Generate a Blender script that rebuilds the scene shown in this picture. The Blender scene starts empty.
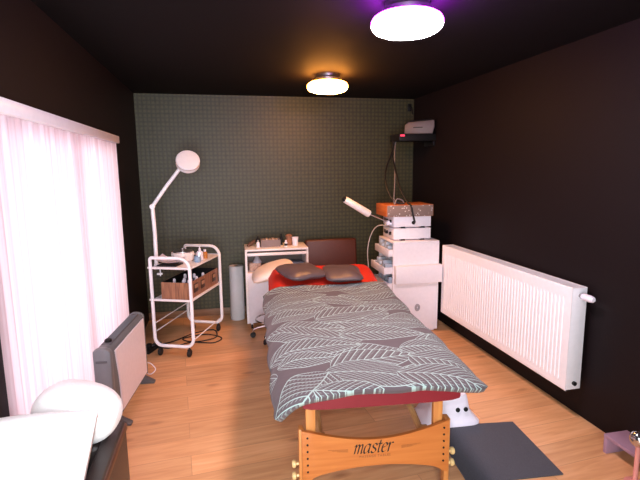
import bpy, bmesh, math, random
from mathutils import Vector, Matrix
random.seed(7)
sc = bpy.context.scene
COL = sc.collection
PI = math.pi

# ------------------------------------------------------------------ camera, world, lights, exposure
CAM_Z = 1.6882
cam = bpy.data.cameras.new('camera'); cam.sensor_width = 36.0; cam.lens = 463.03 / 640 * 36.0
cam.clip_start = 0.02
camo = bpy.data.objects.new('camera', cam); COL.objects.link(camo)
_r = Vector((0.97707182, -0.21261838, -0.01113941)); _d = Vector((-0.04316944, -0.14660583, -0.98825256))
_f = Vector((0.20848756, 0.96607461, -0.15242304))
M = Matrix((( _r.x, -_d.x, -_f.x, 0), (_r.y, -_d.y, -_f.y, 0), (_r.z, -_d.z, -_f.z, CAM_Z), (0, 0, 0, 1)))
camo.matrix_world = M
sc.camera = camo
sc.view_settings.view_transform = 'Standard'
sc.view_settings.look = 'None'
sc.view_settings.gamma = 1.0
sc.view_settings.use_curve_mapping = False
sc.view_settings.exposure = 0.0

world = bpy.data.worlds.new('daylight'); sc.world = world; world.use_nodes = True
wn = world.node_tree.nodes; wn['Background'].inputs[0].default_value = (0.75, 0.87, 1.0, 1); wn['Background'].inputs[1].default_value = 1.0

def area(name, loc, target, sx, sy, power, col):
    l = bpy.data.lights.new(name, 'AREA'); l.shape = 'RECTANGLE'; l.size = sx; l.size_y = sy; l.energy = power; l.color = col
    o = bpy.data.objects.new(name, l); COL.objects.link(o); o.location = loc
    o.rotation_euler = (Vector(target) - Vector(loc)).to_track_quat('-Z', 'Y').to_euler()
    return o
# daylight outside the big window on the left; added fill from behind the photographer
area('window_daylight', (-1.75, 3.05, 1.15), (0, 3.05, 1.0), 2.5, 2.0, 105, (0.95, 0.93, 1.0))
area('added_rear_fill', (-0.1, -1.3, 1.35), (0.3, 3.0, 0.8), 1.1, 2.0, 175, (0.93, 0.95, 1.0))  # added fill light shining in through an unseen, assumed door
# the camera's own flash, just above the lens
fl = bpy.data.lights.new('camera_flash', 'POINT'); fl.energy = 78; fl.color = (0.97, 0.96, 1.0); fl.shadow_soft_size = 0.02
flo = bpy.data.objects.new('camera_flash', fl); COL.objects.link(flo); flo.location = (-0.03, 0.05, CAM_Z + 0.07)

# ------------------------------------------------------------------ helpers
def lin(c):
    out = []
    for v in c:
        v /= 255.0
        out.append(v / 12.92 if v <= 0.04045 else ((v + 0.055) / 1.055) ** 2.4)
    return (out[0], out[1], out[2], 1.0)

def new_mat(name):
    m = bpy.data.materials.new(name); m.use_nodes = True
    return m, m.node_tree, m.node_tree.nodes['Principled BSDF']

def mat(name, rgb, rough=0.5, metal=0.0, noise=0.06, nscale=30.0, bump=0.0, bscale=200.0, coat=0.0, spec=0.5):
    """plain material with a little procedural unevenness in colour and surface"""
    m, t, b = new_mat(name)
    c = lin(rgb)
    tc = t.nodes.new('ShaderNodeTexCoord')
    n = t.nodes.new('ShaderNodeTexNoise'); n.inputs['Scale'].default_value = nscale; n.inputs['Detail'].default_value = 3
    t.links.new(tc.outputs['Object'], n.inputs['Vector'])
    mx = t.nodes.new('ShaderNodeMix'); mx.data_type = 'RGBA'
    mx.inputs[6].default_value = tuple(v * (1 - noise) for v in c[:3]) + (1,)
    mx.inputs[7].default_value = tuple(min(1, v * (1 + noise)) for v in c[:3]) + (1,)
    t.links.new(n.outputs['Fac'], mx.inputs[0]); t.links.new(mx.outputs[2], b.inputs['Base Color'])
    b.inputs['Roughness'].default_value = rough; b.inputs['Metallic'].default_value = metal
    b.inputs['Coat Weight'].default_value = coat; b.inputs['Specular IOR Level'].default_value = spec
    if bump:
        n2 = t.nodes.new('ShaderNodeTexNoise'); n2.inputs['Scale'].default_value = bscale
        t.links.new(tc.outputs['Object'], n2.inputs['Vector'])
        bp = t.nodes.new('ShaderNodeBump'); bp.inputs['Strength'].default_value = bump; bp.inputs['Distance'].default_value = 0.01
        t.links.new(n2.outputs['Fac'], bp.inputs['Height']); t.links.new(bp.outputs['Normal'], b.inputs['Normal'])
    return m

def math_node(t, op, a, b=None, c=None):
    n = t.nodes.new('ShaderNodeMath'); n.operation = op
    for i, v in enumerate((a, b, c)):
        if v is None: continue
        if isinstance(v, (int, float)): n.inputs[i].default_value = v
        else: t.links.new(v, n.inputs[i])
    return n.outputs[0]

def wood_mat(name, rgb1, rgb2, axis='X', scale=1.0, rough=0.45):
    m, t, b = new_mat(name)
    tc = t.nodes.new('ShaderNodeTexCoord'); mp = t.nodes.new('ShaderNodeMapping')
    s = {'X': (1.5, 22, 22), 'Y': (22, 1.5, 22), 'Z': (22, 22, 1.5)}[axis]
    mp.inputs['Scale'].default_value = tuple(v * scale for v in s)
    t.links.new(tc.outputs['Object'], mp.inputs['Vector'])
    n = t.nodes.new('ShaderNodeTexNoise'); n.inputs['Scale'].default_value = 2.0; n.inputs['Detail'].default_value = 5; n.inputs['Distortion'].default_value = 0.4
    t.links.new(mp.outputs['Vector'], n.inputs['Vector'])
    r = t.nodes.new('ShaderNodeValToRGB'); r.color_ramp.elements[0].position = 0.35; r.color_ramp.elements[1].position = 0.68
    r.color_ramp.elements[0].color = lin(rgb1); r.color_ramp.elements[1].color = lin(rgb2)
    t.links.new(n.outputs['Fac'], r.inputs['Fac']); t.links.new(r.outputs['Color'], b.inputs['Base Color'])
    b.inputs['Roughness'].default_value = rough
    return m

def emit_mat(name, col, strength):
    m = bpy.data.materials.new(name); m.use_nodes = True; t = m.node_tree
    t.nodes.remove(t.nodes['Principled BSDF'])
    e = t.nodes.new('ShaderNodeEmission'); e.inputs['Color'].default_value = (*col, 1); e.inputs['Strength'].default_value = strength
    t.links.new(e.outputs[0], t.nodes['Material Output'].inputs['Surface'])
    return m

def merge(bm, verts, faces):
    vs = [bm.verts.new(v) for v in verts]
    for f in faces:
        try: bm.faces.new([vs[i] for i in f])
        except ValueError: pass
    return vs

def box(bm, c, s, bev=0.0, rot=None, seg=2):
    mtx = Matrix.Translation(Vector(c))
    if rot is not None: mtx = mtx @ rot
    mtx = mtx @ Matrix.Diagonal((s[0], s[1], s[2], 1))
    r = bmesh.ops.create_cube(bm, size=1.0, matrix=mtx)
    if bev > 0:
        es = {e for v in r['verts'] for e in v.link_edges}
        bmesh.ops.bevel(bm, geom=list(es), offset=bev, segments=seg, affect='EDGES', profile=0.5)

def bx(bm, x0, x1, y0, y1, z0, z1, bev=0.0, seg=2):
    box(bm, ((x0 + x1) / 2, (y0 + y1) / 2, (z0 + z1) / 2), (abs(x1 - x0), abs(y1 - y0), abs(z1 - z0)), bev, None, seg)

def spline(pts, sub=6, closed=False):
    P = [Vector(p) for p in pts]; n = len(P); out = []
    rng = range(n) if closed else range(n - 1)
    for i in rng:
        p0 = P[(i - 1) % n] if (closed or i > 0) else P[0]
        p1 = P[i]; p2 = P[(i + 1) % n]
        p3 = P[(i + 2) % n] if (closed or i + 2 < n) else P[-1]
        for k in range(sub):
            u = k / sub
            out.append(0.5 * ((2 * p1) + (p2 - p0) * u + (2 * p0 - 5 * p1 + 4 * p2 - p3) * u * u + (3 * p1 - p0 - 3 * p2 + p3) * u ** 3))
    if not closed: out.append(P[-1])
    return out

def tube(bm, pts, r, n=8, closed=False, caps=True):
    P = [Vector(p) for p in pts]; N = len(P)
    rs = r if isinstance(r, (list, tuple)) else [r] * N
    tang = []
    for i in range(N):
        if closed: d = P[(i + 1) % N] - P[(i - 1) % N]
        else: d = P[min(i + 1, N - 1)] - P[max(i - 1, 0)]
        tang.append(d.normalized())
    up = Vector((0, 0, 1)) if abs(tang[0].z) < 0.9 else Vector((1, 0, 0))
    nrm = (up - tang[0] * up.dot(tang[0])).normalized()
    rings = []
    for i in range(N):
        nrm = (nrm - tang[i] * nrm.dot(tang[i])).normalized()
        bn = tang[i].cross(nrm)
        rings.append([bm.verts.new(P[i] + (nrm * math.cos(2 * PI * k / n) + bn * math.sin(2 * PI * k / n)) * rs[i]) for k in range(n)])
    for i in range(N if closed else N - 1):
        a, b = rings[i], rings[(i + 1) % N]
        for k in range(n): bm.faces.new((a[k], a[(k + 1) % n], b[(k + 1) % n], b[k]))
    if caps and not closed:
        bm.faces.new(list(reversed(rings[0]))); bm.faces.new(rings[-1])

def lathe(bm, prof, n=32, mtx=None, cap=True):
    rings = []
    for (r, z) in prof:
        if r < 1e-6: rings.append([bm.verts.new((0, 0, z))])
        else: rings.append([bm.verts.new((r * math.cos(2 * PI * k / n), r * math.sin(2 * PI * k / n), z)) for k in range(n)])
    for a, b in zip(rings, rings[1:]):
        for k in range(n):
            f = []
            for v in (a[k % len(a)], a[(k + 1) % len(a)], b[(k + 1) % len(b)], b[k % len(b)]):
                if v not in f: f.append(v)
            if len(f) > 2: bm.faces.new(f)
    if cap:
        for rg in (rings[0], rings[-1]):
            if len(rg) > 2: bm.faces.new(rg)
    if mtx is not None:
        bmesh.ops.transform(bm, matrix=mtx, verts=[v for rg in rings for v in rg])

def prism(bm, poly, d0, d1, mtx=None, bev=0.0):
    """polygon in local xz extruded along y from d0 to d1"""
    a = [bm.verts.new((x, d0, z)) for x, z in poly]; b = [bm.verts.new((x, d1, z)) for x, z in poly]
    n = len(poly); fs = [bm.faces.new(a), bm.faces.new(list(reversed(b)))]
    for i in range(n): fs.append(bm.faces.new((a[i], b[i], b[(i + 1) % n], a[(i + 1) % n])))
    if bev:
        es = [e for f in fs[:2] for e in f.edges]
        r = bmesh.ops.bevel(bm, geom=es, offset=bev, segments=2, affect='EDGES', profile=0.5)
    if mtx is not None: bmesh.ops.transform(bm, matrix=mtx, verts=list(bm.verts))

def grid_surf(bm, rows, uvs=None, closed_u=False):
    V = [[bm.verts.new(p) for p in r] for r in rows]
    uvl = bm.loops.layers.uv.new('UVMap') if uvs else None
    for i in range(len(V) - 1):
        m = len(V[i])
        for j in range(m if closed_u else m - 1):
            ix = ((i, j), (i, (j + 1) % m), (i + 1, (j + 1) % m), (i + 1, j))
            f = bm.faces.new([V[a][b] for a, b in ix])
            if uvs:
                for l, (a, b) in zip(f.loops, ix): l[uvl].uv = uvs[a][b]
    return V

def obj(name, bm, m, parent=None, smooth=40, loc=None, rotz=0.0):
    bmesh.ops.recalc_face_normals(bm, faces=bm.faces)
    me = bpy.data.meshes.new(name); bm.to_mesh(me); bm.free()
    if smooth:
        for p in me.polygons: p.use_smooth = True
        me.set_sharp_from_angle(angle=math.radians(smooth))
    me.materials.append(m)
    o = bpy.data.objects.new(name, me); COL.objects.link(o)
    if parent: o.parent = parent
    if loc: o.location = loc
    if rotz: o.rotation_euler = (0, 0, rotz)
    return o

def new(): return bmesh.new()
def mk(name, m, parent, f, *a, **k):
    b = new(); f(b, *a, **k); return obj(name, b, m, parent)

def tag(o, label, cat, group=None):
    o['label'] = label; o['category'] = cat
    if group: o['group'] = group
    return o
def thing(name, label, cat, loc=(0, 0, 0), rotz=0.0, group=None):
    o = bpy.data.objects.new(name, None); o.empty_display_size = 0.1; COL.objects.link(o)
    o.location = loc; o.rotation_euler = (0, 0, rotz)
    return tag(o, label, cat, group)
def struct(o): o['kind'] = 'structure'; return o
def dup(root, loc, rotz=None, label=None, group=None):
    r = root.copy(); COL.objects.link(r); r.location = loc
    if rotz is not None: r.rotation_euler = (0, 0, rotz)
    if label: r['label'] = label
    if group: r['group'] = group
    for ch in list(root.children):
        c = ch.copy(); COL.objects.link(c); c.parent = r
        for g in list(ch.children):
            d = g.copy(); COL.objects.link(d); d.parent = c
    return r
def RX(a): return Matrix.Rotation(a, 4, 'X')
def RY(a): return Matrix.Rotation(a, 4, 'Y')
def RZ(a): return Matrix.Rotation(a, 4, 'Z')
def T(*p): return Matrix.Translation(Vector(p))
def align(d):
    return Vector(d).to_track_quat('Z', 'Y').to_matrix().to_4x4()

# ------------------------------------------------------------------ materials
W_white = mat('white_enamel', (244, 240, 244), 0.32)
W_white_plastic = mat('white_plastic', (238, 232, 242), 0.4)
W_lacquer = mat('white_lacquer_board', (238, 230, 230), 0.4)
black_rubber = mat('black_rubber', (22, 21, 22), 0.6)
black_plastic = mat('black_plastic', (19, 18, 20), 0.5, spec=0.3)
dark_grey = mat('dark_grey_plastic', (88, 88, 92), 0.45)
mid_grey = mat('grey_plastic', (104, 108, 112), 0.42)
chrome = mat('chrome', (210, 208, 208), 0.18, 1.0, noise=0.02)
brushed = mat('brushed_steel', (170, 165, 165), 0.35, 1.0, noise=0.04)
beech = wood_mat('varnished_beech', (188, 108, 50), (200, 122, 60), 'X', 1.0, 0.35)
beech_z = wood_mat('varnished_beech_upright', (196, 124, 64), (210, 142, 78), 'Z', 1.0, 0.35)
walnut = wood_mat('walnut_veneer', (118, 74, 52), (172, 118, 84), 'Z', 2.0, 0.4)
black_ink = mat('black_print', (30, 20, 16), 0.6)
faint_ink = mat('faint_brown_print', (140, 82, 42), 0.6)

# ------------------------------------------------------------------ room
XL, XR, YB, YF, H = -0.842, 2.342, 5.39, -0.9, 2.5
wall_dark = mat('dark_brown_wall_paint', (22, 14, 16), 0.6, noise=0.05, nscale=4, bump=0.08, bscale=150, spec=0.18)
ceil_dark = mat('dark_ceiling_paint', (21, 16, 18), 0.75, noise=0.05, nscale=4, bump=0.06, bscale=150, spec=0.12)

def floor_mat():
    m, t, b = new_mat('oak_plank_floor')
    tc = t.nodes.new('ShaderNodeTexCoord'); mp = t.nodes.new('ShaderNodeMapping')
    mp.inputs['Rotation'].default_value = (0, 0, math.radians(-5))
    t.links.new(tc.outputs['Object'], mp.inputs['Vector'])
    br = t.nodes.new('ShaderNodeTexBrick'); br.offset = 0.37; br.offset_frequency = 2
    br.inputs['Color1'].default_value = (0, 0, 0, 1); br.inputs['Color2'].default_value = (1, 1, 1, 1); br.inputs['Mortar'].default_value = (0.5, 0.5, 0.5, 1)
    br.inputs['Scale'].default_value = 1.0; br.inputs['Brick Width'].default_value = 1.9; br.inputs['Row Height'].default_value = 0.19
    br.inputs['Mortar Size'].default_value = 0.0018; br.inputs['Mortar Smooth'].default_value = 0.1; br.inputs['Bias'].default_value = 0.0
    t.links.new(mp.outputs['Vector'], br.inputs['Vector'])
    m2 = t.nodes.new('ShaderNodeMapping'); m2.inputs['Scale'].default_value = (1.3, 14, 1)
    t.links.new(mp.outputs['Vector'], m2.inputs['Vector'])
    # every plank gets its own stretch of grain
    av = t.nodes.new('ShaderNodeVectorMath'); av.operation = 'MULTIPLY_ADD'; av.inputs[1].default_value = (13, 7, 3)
    t.links.new(br.outputs['Color'], av.inputs[0]); t.links.new(m2.outputs['Vector'], av.inputs[2])
    g = t.nodes.new('ShaderNodeTexNoise'); g.inputs['Scale'].default_value = 2.0; g.inputs['Detail'].default_value = 6; g.inputs['Distortion'].default_value = 0.7
    t.links.new(av.outputs[0], g.inputs['Vector'])
    r = t.nodes.new('ShaderNodeValToRGB')
    e = r.color_ramp.elements; e[0].position = 0.25; e[0].color = lin((200, 142, 96)); e[1].position = 0.75; e[1].color = lin((228, 176, 128))
    k = e.new(0.5); k.color = lin((216, 160, 112))
    t.links.new(g.outputs['Fac'], r.inputs['Fac'])
    # knots
    vo = t.nodes.new('ShaderNodeTexVoronoi'); vo.inputs['Scale'].default_value = 1.0
    m3 = t.nodes.new('ShaderNodeMapping'); m3.inputs['Scale'].default_value = (1.7, 4.2, 1)
    t.links.new(mp.outputs['Vector'], m3.inputs['Vector']); t.links.new(m3.outputs['Vector'], vo.inputs['Vector'])
    kr = t.nodes.new('ShaderNodeMapRange'); kr.inputs[1].default_value = 0.03; kr.inputs[2].default_value = 0.13; kr.inputs[3].default_value = 0.55; kr.inputs[4].default_value = 0.0
    t.links.new(vo.outputs['Distance'], kr.inputs[0])
    mk_ = t.nodes.new('ShaderNodeMix'); mk_.data_type = 'RGBA'; mk_.inputs[7].default_value = lin((120, 66, 40))
    t.links.new(kr.outputs[0], mk_.inputs[0]); t.links.new(r.outputs['Color'], mk_.inputs[6])
    # plank to plank tone and dark joints
    hv = t.nodes.new('ShaderNodeHueSaturation')
    t.links.new(math_node(t, 'MULTIPLY_ADD', br.outputs['Color'], 0.22, 0.92), hv.inputs['Value'])
    t.links.new(mk_.outputs[2], hv.inputs['Color'])
    mj = t.nodes.new('ShaderNodeMix'); mj.data_type = 'RGBA'; mj.inputs[7].default_value = lin((96, 54, 32))
    t.links.new(math_node(t, 'MULTIPLY', br.outputs['Fac'], 0.35), mj.inputs[0]); t.links.new(hv.outputs['Color'], mj.inputs[6])
    t.links.new(mj.outputs[2], b.inputs['Base Color'])
    b.inputs['Roughness'].default_value = 0.42
    bp = t.nodes.new('ShaderNodeBump'); bp.inputs['Strength'].default_value = 0.12; bp.inputs['Distance'].default_value = 0.004
    t.links.new(g.outputs['Fac'], bp.inputs['Height']); t.links.new(bp.outputs['Normal'], b.inputs['Normal'])
    return m

def wallpaper_mat():
    m, t, b = new_mat('patterned_olive_wallpaper')
    tc = t.nodes.new('ShaderNodeTexCoord'); sp = t.nodes.new('ShaderNodeSeparateXYZ')
    t.links.new(tc.outputs['Object'], sp.inputs[0])
    k = 2 * PI / 0.090
    sx = math_node(t, 'SINE', math_node(t, 'MULTIPLY', sp.outputs['X'], k))
    sz = math_node(t, 'SINE', math_node(t, 'MULTIPLY', sp.outputs['Z'], k))
    p1 = math_node(t, 'ABSOLUTE', math_node(t, 'MULTIPLY', sx, sz))
    no = t.nodes.new('ShaderNodeTexNoise'); no.inputs['Scale'].default_value = 26; no.inputs['Detail'].default_value = 4; t.links.new(tc.outputs['Object'], no.inputs['Vector'])
    v = math_node(t, 'ADD', math_node(t, 'MULTIPLY', p1, 0.40), 0.02)
    v = math_node(t, 'ADD', v, math_node(t, 'MULTIPLY', no.outputs['Fac'], 0.45))
    r = t.nodes.new('ShaderNodeValToRGB'); e = r.color_ramp.elements
    e[0].position = 0.15; e[0].color = lin((38, 37, 20)); e[1].position = 0.8; e[1].color = lin((78, 76, 46))
    t.links.new(v, r.inputs['Fac']); t.links.new(r.outputs['Color'], b.inputs['Base Color'])
    b.inputs['Roughness'].default_value = 0.5
    bp = t.nodes.new('ShaderNodeBump'); bp.inputs['Strength'].default_value = 0.25; bp.inputs['Distance'].default_value = 0.006
    t.links.new(v, bp.inputs['Height']); t.links.new(bp.outputs['Normal'], b.inputs['Normal'])
    return m

b = new(); bx(b, XL - 1.6, XR + .25, YF - .9, YB + .25, -0.12, 0); struct(obj('floor', b, floor_mat(), smooth=0))
b = new(); bx(b, XL - .25, XR + .25, YF - .25, YB + .25, H, H + .12); struct(obj('ceiling', b, ceil_dark, smooth=0))
b = new(); bx(b, XR, XR + .2, YF - .2, YB + .2, 0, H); struct(obj('wall_right', b, wall_dark, smooth=0))
b = new(); bx(b, XL, XR, YB, YB + .2, 0, H); struct(obj('wall_back', b, wallpaper_mat(), smooth=0))
WY0, WY1, WZ1 = 1.92, 4.27, 1.93
b = new()
bx(b, XL - .2, XL, YF - .2, WY0, 0, H); bx(b, XL - .2, XL, WY1, YB + .2, 0, H); bx(b, XL - .2, XL, WY0, WY1, WZ1, H)
struct(obj('wall_left', b, wall_dark, smooth=0))
b = new()
bx(b, XL, -0.72, YF - .2, YF, 0, H); bx(b, 0.52, XR, YF - .2, YF, 0, H); bx(b, -0.72, 0.52, YF - .2, YF, 2.3, H)
struct(obj('wall_rear', b, wall_dark, smooth=0))

def glass_mat():
    m = bpy.data.materials.new('window_glass'); m.use_nodes = True; t = m.node_tree; t.nodes.remove(t.nodes['Principled BSDF'])
    tr = t.nodes.new('ShaderNodeBsdfTransparent'); tr.inputs[0].default_value = (0.95, 0.97, 0.97, 1)
    gl = t.nodes.new('ShaderNodeBsdfGlossy'); gl.inputs['Roughness'].default_value = 0.02
    fr = t.nodes.new('ShaderNodeFresnel'); fr.inputs[0].default_value = 1.45
    mx = t.nodes.new('ShaderNodeMixShader')
    t.links.new(fr.outputs[0], mx.inputs[0]); t.links.new(tr.outputs[0], mx.inputs[1]); t.links.new(gl.outputs[0], mx.inputs[2])
    t.links.new(mx.outputs[0], t.nodes['Material Output'].inputs['Surface'])
    return m
glass = glass_mat()
b = new(); x0, x1 = XL - .15, XL - .09
bx(b, x0, x1, WY0, WY0 + .06, 0, WZ1); bx(b, x0, x1, WY1 - .06, WY1, 0, WZ1); bx(b, x0, x1, 3.06, 3.13, .06, WZ1 - .06)
bx(b, x0, x1, WY0 + .06, WY1 - .06, WZ1 - .06, WZ1); bx(b, x0, x1, WY0 + .06, WY1 - .06, 0, .06)
win = struct(obj('window_1', b, W_white, smooth=0))
b = new(); bx(b, XL - .125, XL - .115, WY0 + .06, 3.06, .06, WZ1 - .06); bx(b, XL - .125, XL - .115, 3.13, WY1 - .06, .06, WZ1 - .06)
struct(obj('window_pane', b, glass, win, smooth=0))
b = new(); y0, y1 = YF - .14, YF - .08
bx(b, -.72, -.65, y0, y1, 0, 2.3); bx(b, .45, .52, y0, y1, 0, 2.3); bx(b, -.65, .45, y0, y1, 2.23, 2.3); bx(b, -.65, .45, y0, y1, 0, .1)
dr = struct(obj('added_door_1', b, W_white, smooth=0))  # unseen glazed door, added so the rear fill can enter
b = new(); bx(b, -.65, .45, YF - .115, YF - .105, .1, 2.23); struct(obj('added_door_pane', b, glass, dr, smooth=0))  # pane of the added door

base_wood = wood_mat('baseboard_wood', (120, 88, 64), (150, 112, 84), 'X', 1.0, 0.5)
b = new(); bx(b, XL, XR, YB - .014, YB, 0, .085, .003); struct(obj('baseboard_back', b, base_wood))

# ------------------------------------------------------------------ ceiling lamps
def ceiling_lamp(loc, label, glow, colr):
    t = thing('ceiling_lamp', label, 'lamp', loc, 0, 'round ceiling lamps')
    b = new(); lathe(b, [(0, 0), (.11, 0), (.11, -.02), (.128, -.034), (.128, -.056), (.115, -.062), (0, -.062)], 40); obj('base_ring', b, brushed, t)
    b = new(); lathe(b, [(.178, -.110), (.172, -.122), (.16, -.133), (.143, -.141), (.12, -.147), (.09, -.151), (.05, -.153), (0, -.154)], 72, cap=False); bmesh.ops.remove_doubles(b, verts=b.verts, dist=1e-5)
    obj('diffuser', b, emit_mat('lit_' + colr + '_diffuser', *glow), t, smooth=180)
    b = new(); lathe(b, [(.116, -.0615), (.135, -.060), (.155, -.064), (.17, -.074), (.178, -.088), (.180, -.099), (.178, -.110)], 72, cap=False)
    rim = {'violet': ((0.52, 0.03, 1.0), 70), 'amber': ((1.0, 0.34, 0.05), 60)}[colr]
    obj('glow_rim', b, emit_mat('lit_' + colr + '_rim', *rim), t, smooth=180)
ceiling_lamp((0.957, 2.31, H), 'nearer and larger-looking white ceiling lamp with a violet glow', ((1.0, 0.84, 0.95), 122), 'violet')
ceiling_lamp((0.975, 4.13, H), 'round ceiling lamp glowing warm orange close to the patterned wall', ((1.0, 0.40, 0.09), 88), 'amber')

# ------------------------------------------------------------------ window blind
def blind_mat():
    m = bpy.data.materials.new('white_blind_fabric'); m.use_nodes = True; t = m.node_tree; t.nodes.remove(t.nodes['Principled BSDF'])
    tc = t.nodes.new('ShaderNodeTexCoord'); mp = t.nodes.new('ShaderNodeMapping'); mp.inputs['Scale'].default_value = (0.0, 28, 0.25)
    t.links.new(tc.outputs['Object'], mp.inputs['Vector'])
    n = t.nodes.new('ShaderNodeTexNoise'); n.inputs['Scale'].default_value = 1.0; n.inputs['Detail'].default_value = 4; t.links.new(mp.outputs['Vector'], n.inputs['Vector'])
    r = t.nodes.new('ShaderNodeValToRGB'); e = r.color_ramp.elements
    e[0].position = 0.32; e[0].color = lin((222, 188, 194)); e[1].position = 0.68; e[1].color = lin((240, 222, 228))
    t.links.new(n.outputs['Fac'], r.inputs['Fac'])
    d = t.nodes.new('ShaderNodeBsdfDiffuse'); tl = t.nodes.new('ShaderNodeBsdfTranslucent'); mx = t.nodes.new('ShaderNodeMixShader'); mx.inputs[0].default_value = 0.45
    t.links.new(r.outputs[0], d.inputs[0]); t.links.new(r.outputs[0], tl.inputs[0])
    t.links.new(d.outputs[0], mx.inputs[1]); t.links.new(tl.outputs[0], mx.inputs[2]); t.links.new(mx.outputs[0], t.nodes['Material Output'].inputs['Surface'])
    return m
t = thing('vertical_blind', 'tall white vertical blind drawn across the bright window', 'blind', (XL, 3.08, 0))
mk('headrail', W_white, t, bx, .002, .045, -1.20, 1.15, 1.915, 1.975, .006)
b = new(); k = 0; NS = 34
for k in range(NS):
    w = 2.36 / NS; y = -1.19 + k * w; prof = []
    for i in range(7):
        u = i / 6; prof.append((.012 + .006 * math.sin(u * PI) * (1 if k % 2 else .4), y + u * w))
    grid_surf(b, [[(px, py, .04) for px, py in prof], [(px, py, 1.0) for px, py in prof], [(px, py, 1.915) for px, py in prof]])
obj('slats', b, blind_mat(), t, smooth=60)
mk('bottom_chain', W_white_plastic, t, tube, [(.010, -1.19, .05), (.010, 1.19, .05)], .003, 6)

# ------------------------------------------------------------------ convector heater
t = thing('convector_heater', 'grey and white convector heater standing below the window blind', 'heater', (-0.735, 3.43, 0), math.radians(-6.5))
hw, hl = 0.054, 0.40
def stadium(r, z0, z1):
    p = [(-r, z0), (r, z0)]
    for i in range(9):
        a = PI * i / 8; p.append((r * math.cos(a), z1 - r * .62 + r * .62 * math.sin(a)))
    return p
b = new(); prism(b, stadium(hw, .055, .565), -hl + .05, hl - .03); obj('casing', b, mid_grey, t)
b = new(); prism(b, stadium(hw + .004, .05, .57), -hl, -hl + .05, bev=.008); ec = obj('end_cap', b, mat('light_grey_end_cap', (118, 122, 126), .4), t)
mk('grip_recess', dark_grey, ec, bx, -.035, .035, -hl - .004, -hl + .01, .475, .49, .003)
b = new(); prism(b, stadium(hw + .004, .05, .57), hl - .03, hl, bev=.008); obj('end_cap', b, mid_grey, t)
# white front sheet with its wavy near edge, facing the room (+x)
b = new(); poly = []
for z, y in ((.075, -.255), (.15, -.262), (.25, -.262), (.35, -.275), (.42, -.29), (.47, -.30), (.525, -.31)): poly.append((y, z))
poly += [(.352, .525), (.352, .075)]
prism(b, poly, 0, .010); bmesh.ops.transform(b, matrix=Matrix(((0, 1, 0, hw - .001), (1, 0, 0, 0), (0, 0, 1, 0), (0, 0, 0, 1))), verts=b.verts)
obj('front_panel', b, mat('pinkish_white_sheet', (244, 234, 242), .35), t)
b = new(); bx(b, -.030, .030, -.30, .34, .553, .5675, .004); tg = obj('top_grille', b, dark_grey, t)
b = new()
for i in range(26): bx(b, -.027, .027, -.20 + i * .02, -.193 + i * .02, .566, .571)
obj('grille_bar', b, mid_grey, tg)['kind'] = 'stuff'
b = new(); lathe(b, [(.024, 0), (.022, .014), (.014, .02), (0, .021)], 20, T(.0, -.255, .567)); obj('control_dial', b, black_plastic, t)
for s in (-1, 1):
    b = new(); prism(b, [(-.11, 0), (.13, 0), (.13, .012), (.05, .06), (-.05, .06), (-.11, .012)], s * .31 - .025, s * .31 + .025, bev=.004); obj('foot', b, dark_grey, t)
mk('power_cord', W_white_plastic, t, tube, spline([(.0, hl - .01, .12), (.05, hl + .07, .10), (.09, hl + .10, .03), (.06, hl + .05, .008), (.0, hl + .12, .006), (-.02, hl + .25, .006)], 6), .004, 6)

# ------------------------------------------------------------------ trolley
TA = math.radians(-22)
tro = thing('trolley', 'white tubular steel trolley on castors with two shelves', 'trolley', (-0.33, 4.56, 0), TA)
tw, td = 0.188, 0.345
def ushape(y, zt=0.915):
    rr = .075; P = []
    def arc(cx, cz, a0, a1, r):
        for i in range(7):
            a = math.radians(a0 + (a1 - a0) * i / 6); P.append((cx + r * math.cos(a), y, cz + r * math.sin(a)))
    arc(-tw + rr, .095 + rr, 180, 270, rr); arc(tw - rr, .095 + rr, 270, 360, rr)
    arc(tw - .10, zt - .10, 0, 90, .10); arc(-tw + .02, zt - .02, 90, 180, .02)
    return P
for nm, y in (('front_frame', -td), ('rear_frame', td)):
    mk(nm, W_white, tro, tube, ushape(y), .0155, 12, True)
def shelf(bm, z):
    bx(bm, -tw, tw, -td, td, z - .018, z, .004)
    for y in (-td - .004, td + .004): tube(bm, [(-tw - .022, y, z - .004), (tw + .012, y, z - .004)], .0095, 8)
for z in (.828, .532): mk('shelf', W_lacquer, tro, shelf, z)
for x, z in ((-tw, .22), (-tw, .30), (tw, .16)):
    mk('stretcher', W_white, tro, tube, [(x, -td, z), (x, td, z)], .0055, 6)
for x in (-tw + .045, tw - .045):
    for y in (-td, td):
        b = new(); tube(b, [(x, y, .09), (x, y, .072)], .008, 8); bx(b, x - .014, x + .014, y - .016, y + .016, .052, .074, .004)
        c = obj('caster', b, black_plastic, tro)
        b = new(); lathe(b, [(0, -.013), (.030, -.013), (.036, -.007), (.036, .007), (.030, .013), (0, .013)], 18, T(x + .0, y, .036) @ RY(PI / 2)); obj('wheel', b, black_rubber, c)

def tw_pt(x, y, z=0):  # trolley local -> world
    v = RZ(TA) @ Vector((x, y, 0)); return (tro.location.x + v.x, tro.location.y + v.y, z)

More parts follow.
